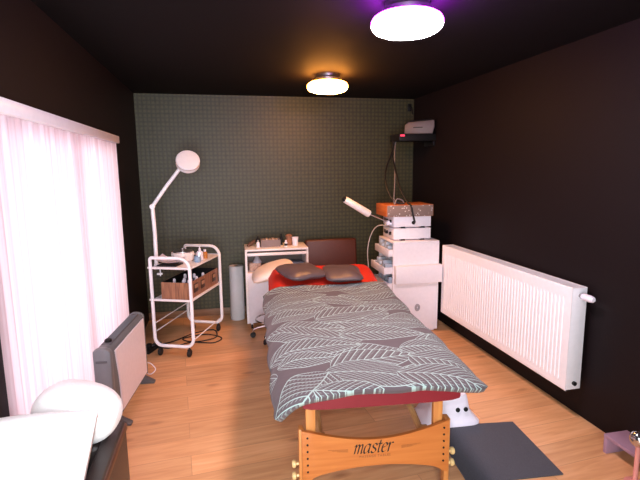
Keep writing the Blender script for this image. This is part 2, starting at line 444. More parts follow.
# magnifier lamp clamped to the trolley
lp = thing('magnifier_lamp', 'white magnifying lamp on a jointed arm clamped to the trolley', 'lamp', (-0.605, 4.50, 0.80))
mk('clamp', W_white, lp, lambda b: (bx(b, -.022, .045, -.022, .022, -.03, .02, .006), bx(b, .0, .05, -.015, .015, -.085, -.07, .003), tube(b, [(.03, 0, -.10), (.03, 0, -.03)], .006, 8)))
mk('pole', W_white, lp, tube, [(0, 0, .0), (.004, 0, .30), (-.002, 0, .545)], .0185, 12)
mk('joint', W_white, lp, lambda b: (tube(b, [(-.002, -.022, .56), (-.002, .026, .56)], .023, 14),))
mk('arm', W_white, lp, lambda b: tube(b, [(-.002, .0, .56), (.13, -.0, .74), (.268, -.0, .913)], .017, 12))
mk('neck_joint', W_white, lp, tube, [(.262, -.03, .905), (.292, .02, .925)], .02, 12)
hn = Vector((.08, -.78, .50)).normalized()
hm = T(.335, -.005, .965) @ align(hn)
b = new(); lathe(b, [(0, .036), (.07, .035), (.101, .032), (.107, .026), (.107, -.030), (.101, -.040), (.085, -.044), (0, -.044)], 48, hm); hd = obj('lamp_head', b, W_white, lp, smooth=28)
b = new(); lathe(b, [(.1065, .018), (.1085, .018), (.1085, .011), (.1065, .011)], 40, hm, cap=False); obj('rim_band', b, mat('warm_grey_band', (190, 165, 158), .4), hd)

# things on the trolley's top shelf
o = thing('wax_warmer', 'round white wax warmer with a steel lid on the trolley', 'wax warmer', tw_pt(-.03, -.02, .828))
b = new(); lathe(b, [(0, 0), (.085, 0), (.1, .012), (.108, .06), (.105, .085), (.092, .088), (.09, .07), (0, .07)], 32); obj('body', b, mat('cream_plastic', (248, 238, 232), .35), o)
b = new(); lathe(b, [(.092, .088), (.09, .098), (.05, .106), (0, .107)], 32, cap=False); lathe(b, [(.0, .125), (.018, .123), (.018, .105), (0, .105)], 16); obj('lid', b, brushed, o)
mk('control_knob', black_plastic, o, lambda b: lathe(b, [(.013, 0), (.012, .014), (0, .015)], 16, T(.105, -.025, .04) @ RY(PI / 2)))
b = new()
rows = []
for i in range(9):
    u = i / 8 * 2 - 1; rows.append([(u * .13 * (1 - .12 * abs(v)), v * .10 * (1 - .1 * abs(u)), .022 + .045 * (u * u) * (1 if u < 0 else .4) + .022 * v * v) for v in [j / 8 * 2 - 1 for j in range(9)]])
grid_surf(b, rows); bmesh.ops.solidify(b, geom=b.faces[:], thickness=.012)
o = thing('arm_rest_pad', 'white moulded hand rest with a dark underside at the trolley front', 'hand rest', tw_pt(-.055, -.24, .83), TA)
obj('pad', b, W_white_plastic, o)
mk('underside', black_plastic, o, bx, -.09, .10, -.075, .075, .001, .012, .004)
o = thing('spray_bottle', 'small white pump bottle between the wax warmer and the blue jar', 'bottle', tw_pt(.118, .035, .828))
b = new(); lathe(b, [(0, 0), (.03, 0), (.032, .01), (.032, .07), (.024, .085), (.011, .09), (.011, .1), (0, .1)], 20); obj('bottle_body', b, W_white_plastic, o)
mk('pump', W_white_plastic, o, lambda b: (lathe(b, [(.012, .1), (.012, .112), (.005, .114), (.005, .13), (.01, .131), (.01, .14), (0, .14)], 14), bx(b, -.03, .0, -.006, .006, .131, .14, .002)))
o = thing('orange_bottle', 'small amber bottle with a white cap behind the pump bottle', 'bottle', tw_pt(.135, .115, .828))
b = new(); lathe(b, [(0, 0), (.024, 0), (.024, .06), (.012, .07), (0, .07)], 18); obj('bottle_body', b, mat('amber_glass', (190, 120, 60), .25), o)
b = new(); lathe(b, [(.013, .069), (.013, .09), (0, .09)], 16); obj('cap', b, W_white_plastic, o)
o = thing('blue_jar', 'little pale blue jar on the right of the trolley top', 'jar', tw_pt(.135, -.06, .828))
b = new(); lathe(b, [(0, 0), (.028, 0), (.032, .008), (.032, .05), (.029, .055), (.025, .052), (.025, .01), (0, .01)], 20); obj('jar_body', b, mat('pale_blue_plastic', (140, 165, 190), .4), o)
mk('spoon', chrome, o, tube, [(.004, 0, .012), (.022, .01, .085)], .003, 6)
o = tag(mk('cotton_tub', mat('white_frosted_plastic', (220, 214, 214), .5), None, lambda b: lathe(b, [(0, 0), (.026, 0), (.026, .035), (.02, .04), (0, .04)], 18)), 'low white tub at the back of the trolley top', 'tub'); o.location = tw_pt(.02, .20, .828)

# walnut box with bottles on the lower shelf
wb = thing('wooden_box', 'open walnut box with label plates on the lower trolley shelf', 'box', tw_pt(.032, .0, .532), TA)
def openbox(bm, x, y, h, th):
    bx(bm, -x, x, -y, -y + th, 0, h); bx(bm, -x, x, y - th, y, 0, h); bx(bm, -x, -x + th, -y + th, y - th, 0, h); bx(bm, x - th, x, -y + th, y - th, 0, h); bx(bm, -x + th, x - th, -y + th, y - th, 0, th)
mk('box_body', walnut, wb, openbox, .138, .325, .155, .008)
mk('black_lining', black_plastic, wb, lambda b: (bx(b, -.129, .129, -.316, .316, .009, .018), bx(b, -.1295, -.127, -.315, .315, .018, .157), bx(b, -.129, .129, .314, .3165, .018, .157), bx(b, .127, .1295, -.315, .315, .018, .152)))
for y in (-.20, -.05, .22):
    b = new(); bx(b, .138, .143, y - .045, y + .045, .045, .125, .002); pl = obj('label_frame', b, mat('dark_bronze', (70, 46, 34), .4, .3), wb)
    mk('label_card', mat('card_paper', (176, 130, 100), .7), pl, bx, .142, .1445, y - .032, y + .032, .082, .115)
bt = thing('small_bottle', 'small bottles with pale caps standing in the walnut box', 'bottle', tw_pt(.06, -.22, .560), 0, 'bottles in the walnut box')
b = new(); lathe(b, [(0, 0), (.02, 0), (.021, .006), (.021, .075), (.012, .09), (0, .09)], 16); obj('bottle_body', b, mat('dark_violet_glass', (70, 64, 86), .2), bt)
b = new(); lathe(b, [(.014, .088), (.014, .118), (.01, .128), (0, .128)], 14); obj('cap', b, W_white_plastic, bt)
for (x, y) in ((.10, -.21), (.085, -.14), (.02, -.14), (.105, -.06), (-.06, -.18), (.03, .05), (.10, .10), (-.05, .02)):
    dup(bt, tw_pt(x + .01, y, .560))

# black extension lead and power strip on the floor below the trolley
o = mk('extension_cord', black_rubber, None, tube, spline([(-.66, 4.50, .02), (-.50, 4.62, .006), (-.32, 4.80, .006), (-.12, 4.86, .006), (-.10, 4.62, .006), (-.30, 4.55, .006), (-.42, 4.66, .007), (-.20, 4.72, .014), (-.04, 4.60, .006), (-.12, 4.48, .006), (-.34, 4.52, .014), (-.52, 4.44, .006), (-.64, 4.46, .02)], 7), .006, 6)
tag(o, 'black extension cord coiled on the floor under the trolley', 'cord')
o = thing('power_strip', 'black power strip on the floor behind the convector heater', 'power strip', (-.68, 4.44, 0), math.radians(65))
mk('strip_body', black_plastic, o, bx, -.11, .11, -.03, .03, 0, .045, .006)
for x in (-.06, 0, .06): mk('socket', dark_grey, o, lambda b: lathe(b, [(.02, .045), (.02, .047), (0, .046)], 16, T(x, 0, 0)))
mk('plug', black_plastic, o, lambda b: (bx(b, -.085, -.035, -.02, .02, .046, .085, .006),))

# ------------------------------------------------------------------ paper roll against the wall
o = thing('paper_roll', 'tall white roll of couch paper standing against the patterned wall', 'paper roll', (0.150, 5.20, 0))
b = new(); lathe(b, [(.02, .615), (.02, .0), (.078, 0), (.080, .005), (.080, .612), (.077, .62), (.022, .62), (.02, .615)], 32, cap=False); obj('roll', b, mat('white_paper', (206, 204, 206), .8), o)
b = new(); lathe(b, [(.0195, .0), (.0195, .622), (.016, .622), (.016, 0)], 20, cap=False); obj('core', b, mat('cardboard', (150, 116, 84), .8), o)

# ------------------------------------------------------------------ white cabinet on castors (left of the brown chair)
cb = thing('rolling_cabinet', 'white cabinet on castors with an open top compartment by the wall', 'cabinet', (0.575, 4.97, 0), math.radians(-2))
cw, cd = .333, .19
mk('top_panel', W_lacquer, cb, bx, -cw, cw, -cd, cd, .842, .862, .003)
for x0, x1 in ((-cw, -cw + .02), (cw - .02, cw)): mk('side_panel', W_lacquer, cb, bx, x0, x1, -cd + .002, cd, .062, .842)
mk('back_panel', mat('grey_back_panel', (120, 108, 104), .6), cb, bx, -cw + .02, cw - .02, cd - .012, cd - .004, .065, .842)
mk('drawer_front', W_lacquer, cb, bx, -cw + .022, cw - .022, -cd + .004, -cd + .02, .792, .822, .002)
mk('shelf', W_lacquer, cb, bx, -cw + .02, cw - .02, -cd + .015, cd - .012, .595, .612)
b = new(); bx(b, -cw + .021, cw - .021, -cd, -cd + .018, .068, .61, .002); dr_ = obj('flap_door', b, mat('lilac_white_board', (222, 214, 222), .4), cb)
mk('handle', chrome, dr_, tube, [(.16, -cd - .012, .585), (.25, -cd - .012, .585)], .005, 8)
mk('bottom_panel', W_lacquer, cb, bx, -cw + .02, cw - .02, -cd + .02, cd - .012, .065, .082)
for x in (-cw + .05, cw - .05):
    for y in (-cd + .03, cd - .04):
        b = new(); tube(b, [(x, y, .064), (x, y, .045)], .008, 8); bx(b, x - .012, x + .012, y - .012, y + .012, .04, .056, .003); c = obj('caster', b, W_white_plastic, cb)
        b = new(); lathe(b, [(0, -.010), (.022, -.010), (.026, -.005), (.026, .005), (.022, .01), (0, .01)], 16, T(x, y, .026) @ RY(PI / 2)); obj('wheel', b, black_rubber, c)
def cb_pt(x, y, z): v = RZ(math.radians(-2)) @ Vector((x, y, 0)); return (.575 + v.x, 4.97 + v.y, z)
o = thing('tissue_box', 'grey box with low sides in the middle of the white cabinet top', 'box', cb_pt(-.055, .0, .862), math.radians(-2))
mk('box_body', mat('warm_grey_card', (128, 110, 108), .6), o, lambda b: openbox(b, .105, .07, .075, .006))
mk('contents', mat('beige_tissue', (196, 168, 150), .8), o, lambda b: [bx(b, -.085 + i * .034, -.058 + i * .034, -.05, .05, .006, .078 + .006 * (i % 2), .004) for i in range(5)])
o = thing('white_bottle', 'little white bottle with a dark neck left of the grey box', 'bottle', cb_pt(-.19, -.06, .862))
b = new(); lathe(b, [(0, 0), (.018, 0), (.019, .03), (.019, .05), (.01, .06), (0, .06)], 16); obj('bottle_body', b, W_white_plastic, o)
b = new(); lathe(b, [(.009, .06), (.010, .078), (0, .08)], 12); obj('cap', b, mat('grey_cap', (160, 156, 156), .4), o)
o = thing('dark_label_bottle', 'little bottle with white cap and dark label right of the grey box', 'bottle', cb_pt(.105, -.10, .862))
b = new(); lathe(b, [(0, 0), (.017, 0), (.017, .05), (.009, .058), (0, .058)], 16); obj('bottle_body', b, W_white_plastic, o)
b = new(); lathe(b, [(.0175, .015), (.0177, .016), (.0177, .038), (.0175, .039)], 16, cap=False); obj('label_band', b, black_plastic, o)
b = new(); lathe(b, [(.010, .058), (.010, .074), (0, .075)], 12); obj('cap', b, W_white_plastic, o)
o = thing('white_cup', 'white cup at the right end of the white cabinet top', 'cup', cb_pt(.215, -.01, .862))
b = new(); lathe(b, [(0, 0), (.03, 0), (.036, .09), (.033, .09), (.028, .006), (0, .006)], 20); obj('cup_body', b, W_white_plastic, o)
o = thing('hair_brush', 'brown brush lying at the left end of the white cabinet top', 'brush', cb_pt(-.26, .03, .862), .5)
b = new(); lathe(b, [(0, -.06), (.016, -.05), (.022, 0), (.018, .05), (0, .06)], 14, T(0, 0, .03) @ RY(1.1)); obj('brush_head', b, mat('brown_bristle', (96, 66, 54), .8), o)
mk('handle', black_plastic, o, tube, [(.05, 0, .04), (.10, .02, .075)], .008, 8)
o = thing('dark_bottle', 'slim black bottle standing just left of the grey box', 'bottle', cb_pt(-.185, .06, .862))
b = new(); lathe(b, [(0, 0), (.018, 0), (.018, .075), (.008, .09), (.008, .105), (0, .105)], 14); obj('bottle_body', b, black_plastic, o)
o = thing('black_spray', 'slim black spray bottle just right of the grey box', 'bottle', cb_pt(.07, .06, .862))
b = new(); lathe(b, [(0, 0), (.016, 0), (.016, .08), (.008, .095), (.008, .125), (0, .125)], 14); obj('bottle_body', b, black_plastic, o)
o = thing('brown_pouch', 'crumpled brown paper pouch beside the white cup', 'pouch', cb_pt(.15, .02, .862))
b = new(); lathe(b, [(0, 0), (.035, 0), (.04, .03), (.03, .07), (.038, .105), (.02, .12), (0, .11)], 9); obj('pouch_body', b, mat('brown_paper', (150, 102, 78), .8), o, smooth=0)
# inside the compartment
o = thing('spotted_box', 'small spotted carton in the cabinet compartment, left side', 'carton', cb_pt(-.235, -.04, .612), .1)
mk('carton_body', mat('spotted_card', (196, 160, 140), .7, noise=.6, nscale=70), o, bx, -.06, .06, -.05, .05, 0, .085, .003)
o = thing('grey_funnel', 'pale grey cone standing on the spotted carton', 'cone', cb_pt(-.205, -.04, .697))
b = new(); lathe(b, [(.052, 0), (.004, .085), (0, .086)], 20, cap=False); lathe(b, [(.052, 0), (.046, .003), (0, .08)], 20, cap=False); obj('cone_body', b, mat('grey_paper', (170, 168, 178), .7), o)
o = tag(mk('folded_red_cloth', mat('dark_red_cloth', (120, 34, 36), .9), None, bx, -.14, .10, -.06, .08, 0, .05, .015, 3), 'folded dark red cloth inside the open cabinet compartment', 'cloth'); o.location = cb_pt(-.01, .0, .612)
o = thing('grey_case', 'low grey case in the compartment, against its right side', 'case', cb_pt(.21, .0, .612))
mk('case_body', mat('slate_grey', (110, 112, 120), .5), o, bx, -.085, .085, -.09, .09, 0, .075, .006)
mk('latch', W_white_plastic, o, bx, .03, .07, -.094, -.088, .035, .055, .002)

# ------------------------------------------------------------------ stool with cream cushion beside the table head
st = thing('stool', 'cream padded stool on chrome legs between table head and cabinet', 'stool', (0.485, 4.50, 0))
cream = mat('cream_leatherette', (246, 228, 214), .5)
b = new()
rows = []
NU = 28
for k in range(9):
    a = k / 8 * PI - PI / 2; ring = []
    for i in range(NU):
        p = 2 * PI * i / NU; rr = (abs(math.cos(p)) ** 3 + abs(math.sin(p)) ** 3) ** (-1 / 3)
        c = math.cos(a) ** .45 if math.cos(a) > 1e-6 else 0.0
        x = .205 * rr * math.cos(p) * c; yy = .24 * rr * math.sin(p) * c
        ring.append((x, yy, .70 + .055 * math.sin(a) + .05 * (x / .2) - .03 * max(0, -x / .2) ** 2))
    rows.append(ring)
grid_surf(b, rows, closed_u=True); bmesh.ops.remove_doubles(b, verts=b.verts, dist=.0005); obj('seat', b, cream, st, smooth=60)
mk('gas_column', chrome, st, tube, [(0, 0, .10), (0, 0, .36), (0, 0, .361), (0, 0, .66)], [.025, .025, .016, .016], 14)
for i in range(5):
    a = math.radians(240 + 72 * i); dx, dy = math.cos(a), math.sin(a)
    b = new(); tube(b, spline([(0, 0, .13), (dx * .11, dy * .11, .115), (dx * .195, dy * .195, .09), (dx * .215, dy * .215, .065)], 4), .012, 8); lg = obj('leg', b, chrome, st)
    b = new(); lathe(b, [(0, -.014), (.022, -.014), (.028, -.008), (.028, .008), (.022, .014), (0, .014)], 16, T(dx * .215, dy * .215, .028) @ RZ(a) @ RX(PI / 2)); obj('caster_wheel', b, black_rubber, lg)
mk('foot_ring', chrome, st, lambda b: tube(b, [(.18 * math.cos(i * PI / 16), .18 * math.sin(i * PI / 16), .20) for i in range(32)], .009, 8, True))

# ------------------------------------------------------------------ brown chair behind the table head
brown = mat('dark_brown_leather', (84, 40, 28), .5, noise=.15, nscale=25, bump=.1)
ch = thing('brown_chair', 'dark brown leather chair with a broad back by the patterned wall', 'chair', (1.23, 5.00, 0), math.radians(-1))
mk('backrest', brown, ch, lambda b: box(b, (0, .10, .66), (.60, .06, .46), .025, RX(math.radians(-6)), 3))
mk('seat', brown, ch, bx, -.29, .29, -.30, .10, .38, .46, .03, 3)
for x in (-.26, .26):
    for y in (-.26, .10): mk('leg', black_plastic, ch, tube, [(x, y, 0), (x * .96, y * .96, .40)], [.016, .02], 10)
for x in (-.2, .2): mk('back_post', black_plastic, ch, bx, x - .02, x + .02, .085, .11, .40, .5, .004)

# ------------------------------------------------------------------ massage table
TBA = math.radians(-5.5); OX, OY = 0.70, 1.90
def tb(x, y, z): v = RZ(TBA) @ Vector((x, y, 0)); return (OX + v.x, OY + v.y, z)
tab = thing('massage_table', 'wooden folding massage table with a red padded top', 'massage table', (OX, OY, 0), TBA)
def lift(y):  # raised head end
    u = min(1, max(0, (y - 1.55) / .75)); return .085 * u * u * (3 - 2 * u)
TL = 2.36
crimson = mat('crimson_vinyl', (122, 18, 32), .5, noise=.1)
red = mat('red_stretch_cover', (206, 40, 22), .6, noise=.12, nscale=8, bump=.06, bscale=60)
b = new(); rows = []
ny = 36
for i in range(ny + 1):
    y = TL * i / ny; end = min(1, (TL - y) / .10) ; e2 = min(1, y / .03)
    hw_ = .375
    ring = []
    N2 = 32
    for k in range(N2):
        p = 2 * PI * k / N2; n_ = 6
        rr = (abs(math.cos(p)) ** n_ + abs(math.sin(p)) ** n_) ** (-1 / n_)
        zz = .634 + .036 * rr * math.sin(p) * (max(.15, math.sqrt(max(0, 1 - (1 - end) ** 2)))) + lift(y)
        if y > 1.75: zz += .012 * math.sin(p) 
        ring.append((hw_ * rr * math.cos(p), y, zz))
    rows.append(ring)
V = grid_surf(b, rows, closed_u=True); b.faces.new(V[0]); b.faces.new(V[-1])
obj('padded_top', b, crimson, tab, smooth=60)
mk('table_frame', beech, tab, lambda b: (bx(b, -.36, -.325, .22, 1.95, .54, .597, .004), bx(b, .325, .36, .22, 1.95, .54, .597, .004), bx(b, -.325, .325, .26, .295, .555, .597, .004), bx(b, -.325, .325, .95, 1.0, .54, .597, .004), bx(b, -.325, .325, 1.91, 1.95, .54, .597, .004)))
# foot and head leg sets: upper posts, outer lower legs, cross board
def board_poly():
    P = []
    n = 24
    for i in range(n + 1):
        u = -1 + 2 * i / n; P.append((u * .372, .362 + .070 * u * u * (1.25 - .25 * u * u)))
    for i in range(n + 1):
        u = 1 - 2 * i / n; P.append((u * .372, .222 - (.052 * u * u) - (.02 if abs(u) > .9 else 0)))
    return P
for yb, s in ((.16, -1), (1.72, 1)):
    for x in (-.325, .325):
        b = new(); bx(b, x - .024, x + .024, yb - .016, yb + .016, .22, .598, .003); obj('upper_post', b, beech_z, tab)
        b = new(); xo = x + math.copysign(.048, x)
        bx(b, xo - .013, xo + .013, yb - .03, yb + .02, 0.012, .43, .005); lg = obj('leg', b, beech_z, tab)
        mk('foot_tip', black_rubber, lg, bx, xo - .016, xo + .016, yb - .033, yb + .023, 0, .02, .003)
        for z in (.17, .235):
            mk('wing_knob', mat('pale_wood_knob', (222, 190, 130), .35), lg, lambda b: lathe(b, [(.008, 0), (.008, .012), (.018, .016), (.02, .026), (.016, .034), (0, .036)], 14, T(xo + math.copysign(.013, x), yb - .004, z) @ RY(math.copysign(PI / 2, x))))
    b = new(); prism(b, board_poly(), yb + s * .050, yb + s * .030, bev=.003); bd = obj('cross_board', b, beech, tab)
    for x in (-.345, .345):
        for k in range(6):
            b = new(); lathe(b, [(.0055, 0), (.005, .003), (0, .0035)], 10, T(x, yb + s * .050, .215 + k * .036) @ RX(-s * PI / 2 if s > 0 else PI / 2))
            obj('peg_hole', b, black_plastic, bd)
    if s < 0: FB = (bd, yb - .0508)
# diagonal braces below the top
for x in (-.27, .27):
    mk('brace', wood_mat('pale_brace_wood', (170, 120, 70), (200, 156, 104), 'Y', 1.0), tab, lambda b: (tube(b, [(x, .20, .30), (x * .93, .98, .51)], .018, 8), bx(b, x - .022, x + .022, .17, .215, .28, .36, .004)))
    mk('brace', beech_z, tab, lambda b: tube(b, [(x * 1.0, 1.68, .26), (x * .93, .98, .50)], .016, 8))

# the lettering on the board, drawn with a slanted nib like the printed script
bd, ybd = FB
def nib(paths, x0, z0, s, w, ang, shear, y):
    b = new(); nx, nz = math.cos(ang) * w / 2, math.sin(ang) * w / 2
    for P in paths:
        Q = spline([(p[0], 0, p[1]) for p in P], 5) if len(P) > 2 else [Vector((P[0][0], 0, P[0][1])), Vector((P[1][0], 0, P[1][1]))]
        pts = [(x0 + (q.x + shear * q.z) * s, z0 + q.z * s) for q in Q]
        for (ax, az), (cx, cz) in zip(pts, pts[1:]):
            # a little brick swept from one nib position to the next
            quad = [(ax - nx, az - nz), (ax + nx, az + nz), (cx + nx, cz + nz), (cx - nx, cz - nz)]
            lo = [b.verts.new((px, y, pz)) for px, pz in quad]; hi = [b.verts.new((px, y - .0012, pz)) for px, pz in quad]
            b.faces.new(lo); b.faces.new(hi[::-1])
            for k in range(4): b.faces.new((lo[k], lo[(k + 1) % 4], hi[(k + 1) % 4], hi[k]))
    return b
LT = {
 'm': ([[(0, .82), (.10, 1.0), (.12, .9), (.12, 0)], [(.12, .62), (.28, .96), (.42, .95), (.46, .8), (.46, 0)], [(.46, .62), (.62, .96), (.76, .95), (.80, .8), (.80, .12), (.84, .0), (.94, .1)]], 1.02),
 'a': ([[(.56, .82), (.40, 1.0), (.16, .88), (.04, .5), (.08, .1), (.24, .0), (.42, .16), (.56, .5)], [(.58, .98), (.56, .5), (.56, .14), (.62, .0), (.74, .1)]], .80),
 's': ([[(.50, .80), (.40, .98), (.20, .98), (.08, .80), (.16, .60), (.38, .44), (.48, .24), (.36, .03), (.14, .0), (.02, .18)]], .60),
 't': ([[(.20, 1.35), (.18, .9), (.16, .2), (.24, .0), (.40, .1)], [(.0, .96), (.42, .96)]], .48),
 'e': ([[(.06, .50), (.30, .56), (.50, .72), (.44, .94), (.28, 1.0), (.10, .82), (.04, .4), (.12, .08), (.30, .0), (.52, .18)]], .62),
 'r': ([[(0, .82), (.10, 1.0), (.13, .9), (.13, 0)], [(.13, .6), (.26, .92), (.40, 1.0), (.50, .92)]], .5),
}
paths = []; xx = 0
for c_ in 'master':
    ps, adv = LT[c_]
    paths += [[(px + xx, pz) for px, pz in p] for p in ps]; xx += adv
S = .048; x0 = -.018 - (xx / 2 + .1) * S
obj('lettering', nib(paths, x0, .292, S, 0.0088, math.radians(35), .24, ybd), black_ink, bd, smooth=0)
# thin swept lines left and right of the word
for s in (-1, 1):
    b = new()
    for k, (l0, l1) in enumerate(((.135, .235), (.135, .215), (.135, .19))):
        z = .318 - k * .006
        q = [(-.01 + s * l0, z - .0008), (-.01 + s * l0, z + .0008), (-.01 + s * l1, z + .005), (-.01 + s * l1, z + .0045)]
        lo = [b.verts.new((px, ybd, pz)) for px, pz in q]; hi = [b.verts.new((px, ybd - .001, pz)) for px, pz in q]
        b.faces.new(lo); b.faces.new(hi[::-1])
        for k2 in range(4): b.faces.new((lo[k2], lo[(k2 + 1) % 4], hi[(k2 + 1) % 4], hi[k2]))
    obj('printed_wing', b, faint_ink, bd, smooth=0)
def text_mesh(s, size, mtx, m, parent, name, ext=.0005):
    cu = bpy.data.curves.new(name, 'FONT'); cu.body = s; cu.size = size; cu.extrude = ext; cu.align_x = 'CENTER'; cu.space_character = 1.25
    o = bpy.data.objects.new(name, cu); COL.objects.link(o)
    dg = bpy.context.evaluated_depsgraph_get(); me = bpy.data.meshes.new_from_object(o.evaluated_get(dg))
    bpy.data.objects.remove(o); bpy.data.curves.remove(cu)
    me.transform(mtx); me.materials.clear(); me.materials.append(m)
    r = bpy.data.objects.new(name, me); COL.objects.link(r); r.parent = parent
    return r
text_mesh('MASSAGE TABLES', .017, T(-.01, ybd, .268) @ RX(PI / 2), faint_ink, bd, 'small_lettering')

# ------------------------------------------------------------------ duvet with leaf print
def leaf_group():
    g = bpy.data.node_groups.new('leaf_print', 'ShaderNodeTree')
    I = g.interface
    for nm, tp in (('Ink', 'NodeSocketFloat'), ('UV', 'NodeSocketVector'), ('X', 'NodeSocketFloat'), ('Y', 'NodeSocketFloat'), ('Angle', 'NodeSocketFloat'), ('Length', 'NodeSocketFloat'), ('Width', 'NodeSocketFloat'), ('Veins', 'NodeSocketFloat'), ('Slant', 'NodeSocketFloat')):
        I.new_socket(nm, in_out='INPUT', socket_type=tp)
    I.new_socket('Ink', in_out='OUTPUT', socket_type='NodeSocketFloat')
    gi = g.nodes.new('NodeGroupInput'); go = g.nodes.new('NodeGroupOutput')
    mn = lambda op, a, b=None, c=None: math_node(g, op, a, b, c)
    sp = g.nodes.new('ShaderNodeSeparateXYZ'); g.links.new(gi.outputs['UV'], sp.inputs[0])
    dx = mn('SUBTRACT', sp.outputs[0], gi.outputs['X']); dy = mn('SUBTRACT', sp.outputs[1], gi.outputs['Y'])
    ca = mn('COSINE', gi.outputs['Angle']); sa = mn('SINE', gi.outputs['Angle'])
    u0 = mn('ADD', mn('MULTIPLY', dx, ca), mn('MULTIPLY', dy, sa))
    v0 = mn('SUBTRACT', mn('MULTIPLY', dy, ca), mn('MULTIPLY', dx, sa))
    u = mn('DIVIDE', u0, gi.outputs['Length'])                        # 0 at the stalk, 1 at the tip
    # the midrib bows a little
    v = mn('SUBTRACT', v0, mn('MULTIPLY', mn('MULTIPLY', gi.outputs['Width'], 0.25), mn('SINE', mn('MULTIPLY', u, PI))))
    uc = mn('MINIMUM', mn('MAXIMUM', u, 0.0001), 0.9999)
    # half width: fuller near the stalk
    w = mn('MULTIPLY', gi.outputs['Width'], mn('POWER', mn('SINE', mn('MULTIPLY', mn('POWER', uc, 0.75), PI)), 0.75))
    av = mn('ABSOLUTE', v)
    d = mn('SUBTRACT', w, av)                                          # distance inside the outline
    inu = mn('MULTIPLY', mn('GREATER_THAN', u, 0.0), mn('LESS_THAN', u, 1.0))
    ins = mn('MULTIPLY', mn('GREATER_THAN', d, 0.0), inu)
    edge = mn('LESS_THAN', d, 0.0062)
    rib = mn('LESS_THAN', av, 0.0036)
    fr = mn('FRACT', mn('MULTIPLY', mn('SUBTRACT', u, mn('MULTIPLY', mn('DIVIDE', av, gi.outputs['Length']), gi.outputs['Slant'])), gi.outputs['Veins']))
    vein = mn('LESS_THAN', fr, 0.17)
    # fine hatching between the side veins
    fr2 = mn('FRACT', mn('MULTIPLY', av, 62.0))
    hat = mn('MULTIPLY', mn('LESS_THAN', fr2, 0.35), mn('LESS_THAN', fr, 0.62))
    ink = mn('MAXIMUM', mn('MAXIMUM', edge, rib), mn('MAXIMUM', vein, mn('MULTIPLY', hat, 0.34)))
    out = mn('ADD', mn('MULTIPLY', gi.outputs['Ink'], mn('SUBTRACT', 1.0, ins)), mn('MULTIPLY', ins, ink))
    g.links.new(out, go.inputs['Ink'])
    return g
LEAVES = []
def leaf(p, q, w, veins=13, slant=.9):
    w *= 1.12
    LEAVES.append((p[0], p[1], math.atan2(q[1] - p[1], q[0] - p[0]), math.hypot(q[0] - p[0], q[1] - p[1]), w, veins, slant))
# far to near, later leaves lie over earlier ones
for k_ in range(14):
    y_ = 1.82 - k_ * .135; x_ = (-.50, .05, .30, -.25)[k_ % 4]
    leaf((x_, y_), (x_ + (.46 if k_ % 3 else -.44), y_ + (.10, -.08, .05)[k_ % 3]), .12, 13)
leaf((-.52, 1.78), (-.05, 1.70), .10, 14); leaf((.05, 1.72), (.50, 1.82), .09, 14); leaf((-.19, 1.66), (.30, 1.84), .11, 13)
leaf((-.52, 1.44), (-.06, 1.52), .13, 15); leaf((.50, 1.55), (.02, 1.48), .11, 15); leaf((-.10, 1.28), (-.52, 1.20), .12, 12)
leaf((-.18, 1.40), (.22, 1.30), .08, 13); leaf((.55, 1.28), (.14, 1.22), .11, 12); leaf((-.50, .98), (-.12, 1.12), .10, 14)
leaf((-.21, .96), (.30, 1.12), .14, 12); leaf((.55, .98), (.20, .86), .12, 14); leaf((-.08, .62), (-.55, .80), .14, 13)
leaf((.10, .80), (.52, .74), .10, 15); leaf((-.10, .68), (.40, .58), .11, 14); leaf((-.55, .40), (.00, .50), .11, 16)
leaf((.62, .62), (.34, .38), .12, 12); leaf((-.50, .30), (-.14, .34), .08, 14); leaf((.20, .42), (.60, .30), .10, 14)
leaf((-.22, .21), (.26, .31), .13, 10); leaf((.22, .30), (.56, .00), .13, 12); leaf((-.26, .17), (.22, .00), .14, 13, 1.6)
leaf((.10, .12), (.56, -.16), .12, 14); leaf((-.24, .17), (-.56, -.22), .15, 12, .8); leaf((-.34, -.02), (.06, -.14), .09, 12)
def duvet_mat():
    m, t, b = new_mat('grey_leaf_print_cotton')
    uv = t.nodes.new('ShaderNodeUVMap'); uv.uv_map = 'UVMap'
    g = leaf_group(); prev = None
    for (x, y, a, l, w, ve, sl) in LEAVES:
        n = t.nodes.new('ShaderNodeGroup'); n.node_tree = g
        t.links.new(uv.outputs[0], n.inputs['UV'])
        for k, v in (('X', x), ('Y', y), ('Angle', a), ('Length', l), ('Width', w), ('Veins', ve), ('Slant', sl)): n.inputs[k].default_value = v
        if prev is None: n.inputs['Ink'].default_value = 0.0
        else: t.links.new(prev, n.inputs['Ink'])
        prev = n.outputs['Ink']
    mx = t.nodes.new('ShaderNodeMix'); mx.data_type = 'RGBA'; mx.inputs[6].default_value = lin((92, 80, 84)); mx.inputs[7].default_value = lin((172, 196, 190))
    t.links.new(math_node(t, 'MULTIPLY', prev, 0.9), mx.inputs[0]); t.links.new(mx.outputs[2], b.inputs['Base Color'])
    b.inputs['Roughness'].default_value = 0.85; b.inputs['Sheen Weight'].default_value = 0.1
    no = t.nodes.new('ShaderNodeTexNoise'); no.inputs['Scale'].default_value = 9; no.inputs['Detail'].default_value = 2; t.links.new(uv.outputs[0], no.inputs['Vector'])
    bp = t.nodes.new('ShaderNodeBump'); bp.inputs['Strength'].default_value = 0.35; bp.inputs['Distance'].default_value = 0.02
    t.links.new(no.outputs['Fac'], bp.inputs['Height']); t.links.new(bp.outputs['Normal'], b.inputs['Normal'])
    return m
from mathutils import noise as mnoise
b = new(); rows = []; uvs = []
NX, NY = 60, 100
V0, V1 = -.085, 1.80
